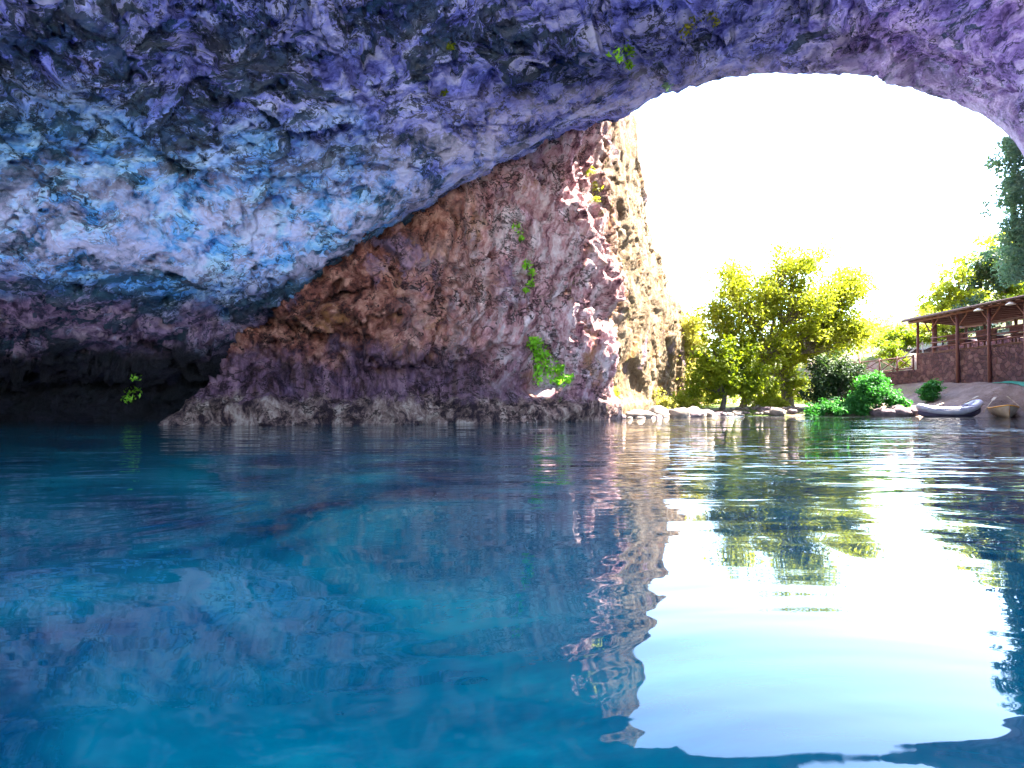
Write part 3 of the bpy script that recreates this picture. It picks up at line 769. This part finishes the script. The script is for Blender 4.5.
# plants growing on the rock
bvh_roof = BVHTree.FromPolygons([tuple(v) for v in roofV], [tuple(int(i) for i in f) for f in roofF])
bvh_cliff = BVHTree.FromPolygons([tuple(v) for v in cliffV], [tuple(int(i) for i in f) for f in cliffF])
def on_rock(px, py):
    o = Vector((0, 0, CAM_H)); d = (Vector(P(px, py, 10)) - o).normalized()
    best = None
    for t in (bvh_roof, bvh_cliff):
        h = t.ray_cast(o, d)
        if h[0] is not None and (best is None or h[3] < best[3]): best = h
    return best
def rock_plant(label, pts, mat_, leaf=.09, per=40, rad=.3, cat='plant', name='cliff_plant'):
    hits = [(on_rock(*q[:2]), q[2] if len(q) > 2 else rad) for q in pts]
    hits = [(h[0] + h[1].normalized() * (.12 if h[1].dot(Vector((0, -1, 0))) > 0 else -.12), r_) for h, r_ in hits if h is not None]
    if not hits: return
    base = hits[0][0]
    root = empty(name, base); tag(root, label, cat, None)
    V, Fq = leaf_cloud([tuple(h - base) for h, _ in hits], [r_ for _, r_ in hits], per, leaf, int(abs(base.x * 991)) + len(pts))
    for h, r_ in hits:
        e = h - base; sb = MB()
        sb.tube([e + Vector((.02, .3, -.05)), e + Vector((0, .05, .05)), e + Vector((.03, -.1, -.15))], [.02, .015, .006], 5)
        sb.build('stem', M['darkbark'], root)
    np_mesh('foliage', V, Fq, mat_, root, False)
rock_plant('bright green bush growing on the foot of the brown cliff above the ledge',
           [(533, 342, .4), (536, 352, .5), (543, 357, .6), (556, 372, .6), (565, 382, .4), (536, 338, .3), (541, 350, .5), (545, 362, .55), (550, 372, .6), (540, 378, .5), (558, 380, .45), (562, 368, .3), (569, 378, .3), (536, 368, .4)], M['leaf_lime'], .10, 90)
rock_plant('small tuft of yellow-green leaves high on the middle of the cliff', [(520, 226, .32), (522, 236, .25)], M['leaf_lime'])
rock_plant('thin trail of green leaves down the middle of the cliff', [(524, 262, .22), (529, 272, .25), (532, 282, .22), (527, 290, .15)], M['leaf_lime'])
rock_plant('faint yellow-green streak of plants high on the pink part of the cliff', [(592, 172, .3), (594, 186, .35), (597, 198, .3)], M['leaf_sun'])
rock_plant('green fern glowing in the dark hollow at the lower left', [(130, 392, .35), (126, 398, .3), (137, 378, .22)], M['leaf_lime'])
rock_plant('leafy tufts hanging from the roof lip left of the opening', [(615, 53, .3), (626, 48, .35), (636, 44, .3), (629, 60, .2)], M['leaf_lime'])
rock_plant('sparse yellowish plants hanging high on the roof near the top edge', [(683, 28, .3), (692, 20, .3), (700, 12, .35), (712, 8, .3), (720, 16, .25)], M['leaf_sun'])
rock_plant('small green tuft on the blue rock near the top middle', [(443, 92, .16), (447, 40, .18)], M['leaf_mid'])
rock_plant('dark hanging tuft at the left end of the arch lip', [(672, 80, .2), (674, 92, .22)], M['leaf_teal'])
rock_plant('dark hanging tuft at the right end of the arch lip', [(968, 112, .2), (966, 120, .2)], M['leaf_teal'])
# creeper on the outer rock at the right edge
cb = (19.4, 24.0, 11.0)
root = empty('creeper', cb); tag(root, 'blue-green creeper hanging down the rock beside the opening, right edge of the picture', 'creeper')
cs, rs = [], []
for k in range(290):
    t = rng.random()
    c = P(1021 + rng.normal() * (8 + 5 * math.sin(9 * t) ** 2), 135 + 145 * t, 24.2 + rng.normal() * .5)
    cs.append((c[0] - cb[0], c[1] - cb[1], c[2] - cb[2])); rs.append(.22 + .25 * rng.random())
V, Fq = leaf_cloud(cs, rs, 36, .08, 777); np_mesh('foliage', V, Fq, M['leaf_teal'], root, False)
sb = MB()
sb.tube([tuple(np.array(P(*q)) - np.array(cb)) for q in ((1026, 120, 24.4), (1017, 180, 24.6), (1018, 235, 24.6), (1026, 272, 24.3))], [.05, .07, .10, .09], 7)
sb.build('stem', M['darkbark'], root, smooth_sh=True)

# ------------------------------------------------------------------ stones on the shore
def stone_mesh(mb, c, s, seed):
    bm = bmesh.new(); bmesh.ops.create_icosphere(bm, subdivisions=3, radius=1)
    p = np.array([v.co[:] for v in bm.verts]); f = [[v.index for v in q.verts] for q in bm.faces]; bm.free()
    p = p * (1 + .35 * fbm(p * .9 + seed * 3.1, 3, 5) + .1 * fbm(p * 3 + seed, 2, 6))[:, None]
    f1, f2, cid = voro(p * 1.1 + seed, 4); p = p * (.9 + .2 * cid)[:, None]
    a = seed * 2.3; rm = np.array([[math.cos(a), -math.sin(a), 0], [math.sin(a), math.cos(a), 0], [0, 0, 1]])
    p = (p * np.array(s)) @ rm.T + np.array(c)
    mb.add(p, f)
def boulder(px, Y, s, mat_, label, group, seed):
    x = (px - 512) / F * Y
    z = max(gz(x, Y), -.05)
    mb = MB(); stone_mesh(mb, (0, 0, s[2] * .45), s, seed)
    tag(mb.build('boulder', mat_, loc=(x, Y, z), smooth_sh=True), label, 'boulder', group)
k = 0
sr = np.random.default_rng(17)
for i in range(52):
    px = sr.uniform(606, 800)
    Y = np.interp(px, [606, 650, 700, 740, 800], [29.8, 31.2, 33.9, 36.0, 35.8]) + abs(sr.normal()) * .8
    s = .13 + .40 * sr.random() ** 2.2 * (1.25 if px < 705 else .75)
    k += 1
    dk = sr.random() < .3
    boulder(px, Y, (s * sr.uniform(1.1, 1.9), s * sr.uniform(.8, 1.2), s * sr.uniform(.45, .8)), M['darkstone' if dk else 'stone'], ('dark' if dk else 'pale') + ' boulder in the jumble of shore stones at the foot of the trees, far bank', ('dark' if dk else 'pale') + ' boulders along the far bank', k)
for px, Y, s, lab in ((884, 34.3, .5, 'dark rounded rock at the water under the bright green bush, left one'), (897, 34.3, .62, 'dark flat rock between the bright green bush and the grey boat'), (911, 34.4, .45, 'purple-brown stone beside the left end of the grey boat')):
    k += 1
    boulder(px, Y, (s * 1.4, s * .9, s * .6), M['darkstone'], lab, None, k)
mb = MB()
for i in range(220):
    px = rng.uniform(606, 800); x0 = (px - 512) / F
    Y = np.interp(px, [606, 650, 700, 740, 800], [30.4, 31.8, 34.2, 36.2, 36.0]) + abs(rng.normal()) * 1.0
    s = rng.uniform(.06, .16)
    stone_mesh(mb, (x0 * Y, Y, gz(x0 * Y, Y) + s * .3), (s * 1.3, s, s * .7), i + 50) if i < 140 else None
tag(mb.build('pebbles', M['stone'], smooth_sh=True), 'pale pebbles scattered between the shore boulders', 'pebbles', None, 'stuff')

# ------------------------------------------------------------------ stone wall, pavilion, fence
WX = 28.4
def prism_wall(name, pts, z0s, ztops, th, mat_, label, cat):
    """wall along plan points, vertical, with an uneven top"""
    o = empty(name, (pts[0][0], pts[0][1], 0)); 
    V = []; Fs = []; n = len(pts)
    for i, (x, y) in enumerate(pts):
        d = Vector(pts[min(i + 1, n - 1)]) - Vector(pts[max(i - 1, 0)]); nn = Vector((-d.y, d.x)).normalized() * th / 2
        for sx, z in ((1, z0s[i]), (1, ztops[i]), (-1, ztops[i]), (-1, z0s[i])):
            V.append((x + nn.x * sx, y + nn.y * sx, z))
    for i in range(n - 1):
        for j in range(4):
            Fs.append((i * 4 + j, i * 4 + (j + 1) % 4, i * 4 + 4 + (j + 1) % 4, i * 4 + 4 + j))
    Fs += [(0, 1, 2, 3), tuple((n - 1) * 4 + q for q in (3, 2, 1, 0))]
    mb = MB(); mb.add(V, Fs)
    bpy.data.objects.remove(o)
    w = mb.build(name, mat_)
    return tag(w, label, cat)
ys = np.linspace(43.0, 27.5, 32)
prism_wall('retaining_wall', [(WX + .03 * math.sin(i * 1.7), y) for i, y in enumerate(ys)], [.6] * 32, [4.02 + .03 * math.sin(i * 2.1) for i in range(32)], .5, M['masonry'], 'rubble stone retaining wall with reddish stones under the timber pavilion', 'wall')
prism_wall('low_wall', [(WX - .02, 42.75), (WX - .35, 43.35), (WX - .9, 44.3), (WX - 1.5, 45.4), (WX - 2.2, 46.8), (WX - 3.0, 48.5)], [.4] * 6, [3.02, 3.0, 2.95, 2.85, 2.8, 2.75], .4, M['masonry'], 'low stone wall left of the pavilion below the crossed fence', 'wall')

pav = empty('pavilion', (WX, 36, 4.0)); tag(pav, 'open reddish timber pavilion with sloping roof on top of the stone wall', 'pavilion')
def W(x, y, z): return (x - WX, y - 36, z - 4.0)
PY = [43.3, 41.6, 39.0, 36.4, 33.8, 31.2, 28.6]
for i, y in enumerate(PY):
    mb = MB(); r_ = .10 if i != 1 else .16
    mb.tube([W(WX - .34 if i > 1 else WX + .02, y, 1.3 if i > 1 else 2.6), W(WX - .32 if i > 1 else WX + .02, y + .02, 4.0), W(WX - .3 if i > 1 else WX + .02, y, 6.32)], [r_ * 1.05, r_, r_ * .92], 8)
    mb.build('post', M['wood'], pav, smooth_sh=True)
for y in PY:
    mb = MB(); mb.tube([W(WX + 3.4, y, 3.6), W(WX + 3.4, y, 6.05)], .09, 8); mb.build('post', M['darkwood'], pav, smooth_sh=True)
mb = MB(); mb.box(W(WX + 1.85, 35.6, 4.10), (3.9, 15.2, .12)); mb.build('deck', M['darkwood'], pav, .01)
mb = MB(); mb.tube([W(WX - .2, 43.9, 6.38), W(WX - .2, 38, 6.42), W(WX - .2, 27.6, 6.40)], .10, 8); mb.build('beam', M['wood'], pav, smooth_sh=True)
mb = MB(); mb.tube([W(WX + 3.4, 43.8, 6.05), W(WX + 3.4, 27.6, 6.05)], .10, 8); mb.build('beam', M['darkwood'], pav, smooth_sh=True)
y = 43.7
while y > 27.5:
    mb = MB(); mb.bar(W(WX - .55, y, 6.51), W(WX + 4.4, y, 6.11), .09, .12); mb.build('rafter', M['darkwood'], pav); y -= .65
# knee braces
for y in PY[1:]:
    mb = MB(); mb.bar(W(WX - .2, y + .75, 6.3), W(WX - .26, y + .08, 5.55), .07, .07); mb.bar(W(WX - .2, y - .75, 6.3), W(WX - .26, y - .08, 5.55), .07, .07)
    mb.build('brace', M['wood'], pav)
rm = Matrix.Rotation(math.atan2(.42, 5.1), 3, 'Y')
for j in range(9):
    mb = MB(); t = (j + .5) / 9
    mb.box(W(WX - .60 + t * 5.1, 35.6, 6.60 - t * .42), (.59, 16.6 + .15 * math.sin(j * 3), .04), rm)
    mb.build('roof_board', M['roofing'], pav)
mb = MB(); mb.tube([W(WX - .62, 44.0, 6.5), W(WX - .62, 36, 6.53), W(WX - .62, 27.2, 6.5)], .085, 7); mb.build('eave_log', M['roofing'], pav, smooth_sh=True)
for i in range(1, len(PY) - 1):
    for z in (4.42, 4.72, 5.05):
        mb = MB(); mb.tube([W(WX - .24, PY[i], z), W(WX - .24, PY[i + 1], z + .02 * math.sin(i * 5 + z))], .045, 6); mb.build('rail', M['wood'], pav, smooth_sh=True)
    for z in (4.5, 5.0):
        mb = MB(); mb.tube([W(WX + 3.35, PY[i], z), W(WX + 3.35, PY[i + 1], z)], .045, 6); mb.build('rail', M['darkwood'], pav, smooth_sh=True)

ys = np.linspace(58.0, 27.5, 30)
prism_wall('terrace_wall', [(WX + 6.2 + .1 * math.sin(i * 1.3), y) for i, y in enumerate(ys)], [2.0] * 30, [5.25 + .12 * math.sin(i * 1.9) + .08 * math.sin(i * .7) for i in range(30)], .6, M['masonry'], 'stone terrace wall seen between the posts at the back of the pavilion', 'wall')
# cushioned benches and lamps in the pavilion
def bench(y, lab):
    o = empty('bench', (WX + .75, y, 4.17)); tag(o, lab, 'bench', 'benches in the pavilion')
    mb = MB(); mb.box((0, 0, .38), (.5, 1.6, .06))
    for sx in (-.2, .2):
        for sy in (-.7, .7): mb.box((sx, sy, .175), (.06, .06, .35))
    mb.build('frame', M['wood'], o)
    mb = MB(); mb.box((0, 0, .5), (.52, 1.6, .17)); mb.build('seat_cushion', M['cushion'], o, .05)
    mb = MB(); mb.box((-.24, 0, .82), (.16, 1.6, .46)); mb.build('back_cushion', M['cushion'], o, .05)
bench(40.3, 'dark cushioned bench in the pavilion between the thick post and the next post')
bench(37.7, 'dark cushioned bench in the middle bay of the pavilion')
bench(35.1, 'dark cushioned bench in the bay of the pavilion at the right edge')
def lamp(y, lab):
    z = 6.28
    o = empty('hanging_lamp', (WX - .55, y, z)); tag(o, lab, 'lamp', 'white lamps under the pavilion eave')
    mb = MB(); prof = [(.015, .12), (.05, .11), (.13, .05), (.22, -.04), (.21, -.06), (.10, .0)]
    V = []; n = 14
    for r_, zz in prof:
        for j in range(n): V.append((r_ * math.cos(2 * math.pi * j / n), 1.35 * r_ * math.sin(2 * math.pi * j / n), zz))
    mb.add(V, [(q * n + j, q * n + (j + 1) % n, (q + 1) * n + (j + 1) % n, (q + 1) * n + j) for q in range(len(prof) - 1) for j in range(n)])
    mb.build('lamp_shade', M['lampwhite'], o, smooth_sh=True)
    mb = MB(); mb.tube([(0, 0, .1), (0, 0, .26)], .012, 6); mb.build('cord', M['darkwood'], o)
lamp(36.9, 'white lamp under the pavilion eave left of the third front post')
lamp(34.5, 'white lamp under the pavilion eave at the right edge of the picture')

def cross_fence(pts, lab, h=.95):
    o = empty('fence', (pts[0][0], pts[0][1], pts[0][2])); tag(o, lab, 'fence')
    L = lambda p, dz: (p[0] - pts[0][0], p[1] - pts[0][1], p[2] - pts[0][2] + dz)
    for p in pts:
        mb = MB(); mb.tube([L(p, -.35), L(p, h + .12)], .06, 7); mb.build('post', M['wood'], o, smooth_sh=True)
    for a, c in zip(pts[:-1], pts[1:]):
        for dz in (.12, h): mb = MB(); mb.tube([L(a, dz), L(c, dz)], .04, 6); mb.build('rail', M['wood'], o, smooth_sh=True)
        mb = MB(); mb.tube([L(a, .12), L(c, h)], .03, 6); mb.tube([L(a, h), L(c, .12)], .03, 6); mb.build('cross_brace', M['wood'], o, smooth_sh=True)
cross_fence([(WX - .3, 43.35, 3.0), (WX - .85, 44.3, 2.95), (WX - 1.45, 45.4, 2.85), (WX - 2.15, 46.8, 2.8), (WX - 2.9, 48.4, 2.75)], 'rustic reddish fence with crossed braces left of the pavilion')
# post with pots and the stair rail by the corner
mb = MB(); mb.tube([(0, 0, -.4), (0, 0, 1.55)], [.09, .07], 8); tag(mb.build('post', M['wood'], loc=(WX - 2.2, 46.7, 2.8), smooth_sh=True), 'tall single timber post standing by the crossed fence', 'post')
mb = MB(); mb.bar((0, 0, .0), (1.3, -.9, 1.35), .07, .09); mb.bar((0, 0, -.5), (0, 0, .05), .07, .07); mb.bar((1.3, -.9, .6), (1.3, -.9, 1.38), .07, .07)
tag(mb.build('stair_rail', M['raft'], loc=(WX - .7, 44.6, 3.6)), 'pale sloping stair handrail beside the left corner of the pavilion', 'handrail')
# green ground sheet below the wall
gxs = np.linspace(27.55, 28.05, 10); gys = np.linspace(31.0, 35.6, 20)
mb = MB(); V = [(x, y, gz(x, y) + .05) for y in gys for x in gxs]
mb.add(V, [(j * 10 + i, j * 10 + i + 1, (j + 1) * 10 + i + 1, (j + 1) * 10 + i) for j in range(19) for i in range(9)])
tag(mb.build('ground_sheet', M['tarp']), 'green sheet laid on the dirt along the foot of the stone wall', 'sheet')

# ------------------------------------------------------------------ boats
def hull_tube(mb, L, wid, sheer, r0, n=56, m=12):
    pts = []; rad = []
    for i in range(n):
        a = 2 * math.pi * i / n
        ca, sa = math.cos(a), math.sin(a)
        x = L / 2 * (abs(ca) ** .75) * (1 if ca > 0 else -1)
        y = wid / 2 * (abs(sa) ** .62) * (1 if sa > 0 else -1)
        pts.append(Vector((x, y, sheer(x / (L / 2))))); rad.append(r0 * (1 - .18 * abs(x / (L / 2)) ** 3))
    V = []
    for i in range(n):
        t = (pts[(i + 1) % n] - pts[i - 1]).normalized(); u = Vector((0, 0, 1)); u = (u - t * u.dot(t)).normalized(); s_ = t.cross(u)
        for j in range(m):
            q = 2 * math.pi * j / m; V.append(pts[i] + (s_ * math.cos(q) + u * math.sin(q)) * rad[i])
    mb.add(V, [(i * m + j, i * m + (j + 1) % m, ((i + 1) % n) * m + (j + 1) % m, ((i + 1) % n) * m + j) for i in range(n) for j in range(m)])

def raft(loc, rz):
    o = empty('inflatable_boat', loc, rz); tag(o, 'long silver-grey inflatable boat with upturned ends lying at the shore', 'boat')
    L, wd = 3.4, 1.05
    sheer = lambda u: .36 + .46 * max(u, 0) ** 2.4 + .22 * max(-u, 0) ** 3
    mb = MB(); hull_tube(mb, L - .4, wd - .35, sheer, .21); mb.build('side_tube', M['raft'], o, smooth_sh=True)
    # hull skin under the tubes
    V = []; n = 25; m = 9
    for i in range(n):
        u = -1 + 2 * i / (n - 1); w_ = (wd / 2) * (1 - abs(u) ** 3.2) ** .6 + .02
        for j in range(m):
            v = -1 + 2 * j / (m - 1)
            z = .0 + (sheer(u) - .18) * (abs(v) ** 3) + .34 * max(u, 0) ** 5 * (1 - abs(v) ** 3) + .2 * max(-u, 0) ** 6 * (1 - abs(v) ** 3)
            V.append((u * (L / 2 - .06), v * w_ * .96, z))
    mb = MB(); mb.add(V, [(i * m + j, i * m + j + 1, (i + 1) * m + j + 1, (i + 1) * m + j) for i in range(n - 1) for j in range(m - 1)])
    mb.build('hull', M['raftdark'], o, smooth_sh=True)
    for x in (-.55, .45):
        mb = MB(); mb.box((x, 0, .33), (.3, .62, .18)); mb.build('seat', M['raft'], o, .05)
    mb = MB(); mb.box((.72, 0, .55), (.10, .58, .38), Matrix.Rotation(.35, 3, 'Y')); mb.build('backrest', M['raftdark'], o, .03)
    for sy in (-1, 1):
        mb = MB(); mb.tube([(-.9, sy * .5, .58), (0, sy * .52, .565), (.9, sy * .5, .68)], .02, 6); mb.build('grab_rope', M['raftdark'], o)
rb = P(949, 414, 33.2)
raft((rb[0], 33.2, -.05), R(-3))
def oar(a, c, lab):
    a, c = Vector(a), Vector(c)
    o = empty('oar', a); tag(o, lab, 'oar')
    d = c - a
    mb = MB(); mb.tube([(0, 0, 0), d * .78], .022, 7); mb.build('shaft', M['oar'], o, smooth_sh=True)
    mb = MB(); mb.box(d * .88, (.15, .02, d.length * .24), d.to_track_quat('Z', 'Y').to_matrix()); mb.build('blade', M['oar'], o, .006)
oar(P(956, 407, 33.1), P(978, 396, 33.3), 'pale oar sticking up out of the right end of the inflatable boat')
oar(P(930, 408, 33.1), P(943, 403, 33.2), 'short pale oar resting over the left end of the inflatable boat')

def rowboat(loc, rz):
    o = empty('rowing_boat', loc, rz); tag(o, 'small beige boat with orange inside beside the inflatable boat', 'boat')
    L, wd, n, m = 2.6, 1.15, 22, 13
    def sec(u):
        w_ = wd / 2 * (1 - max(u, 0) ** 2.6) ** .75 * (1 - .16 * max(-u, 0) ** 2); h = .52 + .16 * max(u, 0) ** 2 + .04 * max(-u, 0) ** 2
        return max(w_, .02), h
    def shell(k, off, top):
        V = []
        for i in range(n):
            u = -1 + 2 * i / (n - 1); w_, h = sec(u)
            for j in range(m):
                v = -1 + 2 * j / (m - 1)
                V.append((u * L / 2 * k, math.sin(v * math.pi / 2) * w_ * k, off + (h - off - top) * (1 - math.cos(v * math.pi / 2)) ** .8))
        Fs = [(i * m + j, i * m + j + 1, (i + 1) * m + j + 1, (i + 1) * m + j) for i in range(n - 1) for j in range(m - 1)] + [tuple(range(m))]
        return V, Fs
    mb = MB(); mb.add(*shell(1, 0, 0)); mb.build('hull', M['hull'], o, smooth_sh=True)
    mb = MB(); mb.add(*shell(.94, .08, .0)); mb.build('lining', M['orange'], o, smooth_sh=True)
    pl, pr = [], []
    for i in range(n):
        u = -1 + 2 * i / (n - 1); w_, h = sec(u); pl.append((u * L / 2, w_, h)); pr.append((u * L / 2, -w_, h))
    mb = MB(); mb.tube(pl, .035, 6); mb.tube(pr, .035, 6); mb.tube([pl[0], pr[0]], .035, 6); mb.build('gunwale', M['orange'], o, smooth_sh=True)
    for x in (-.55, .25):
        w_, h = sec(x / (L / 2)); mb = MB(); mb.box((x, 0, .36), (.24, w_ * 1.7, .04)); mb.build('thwart', M['orange'], o, .008)
rb = P(1003, 412, 32.6)
rowboat((rb[0], 32.6, max(gz(rb[0], 32.6), 0.0) - .04), R(-118))
oar(P(983, 412, 32.2), P(995, 397, 32.7), 'long oar propped against the left side of the small beige boat')
oar(P(1027, 413, 31.6), P(1007, 396, 32.4), 'long oar propped against the right side of the small beige boat')
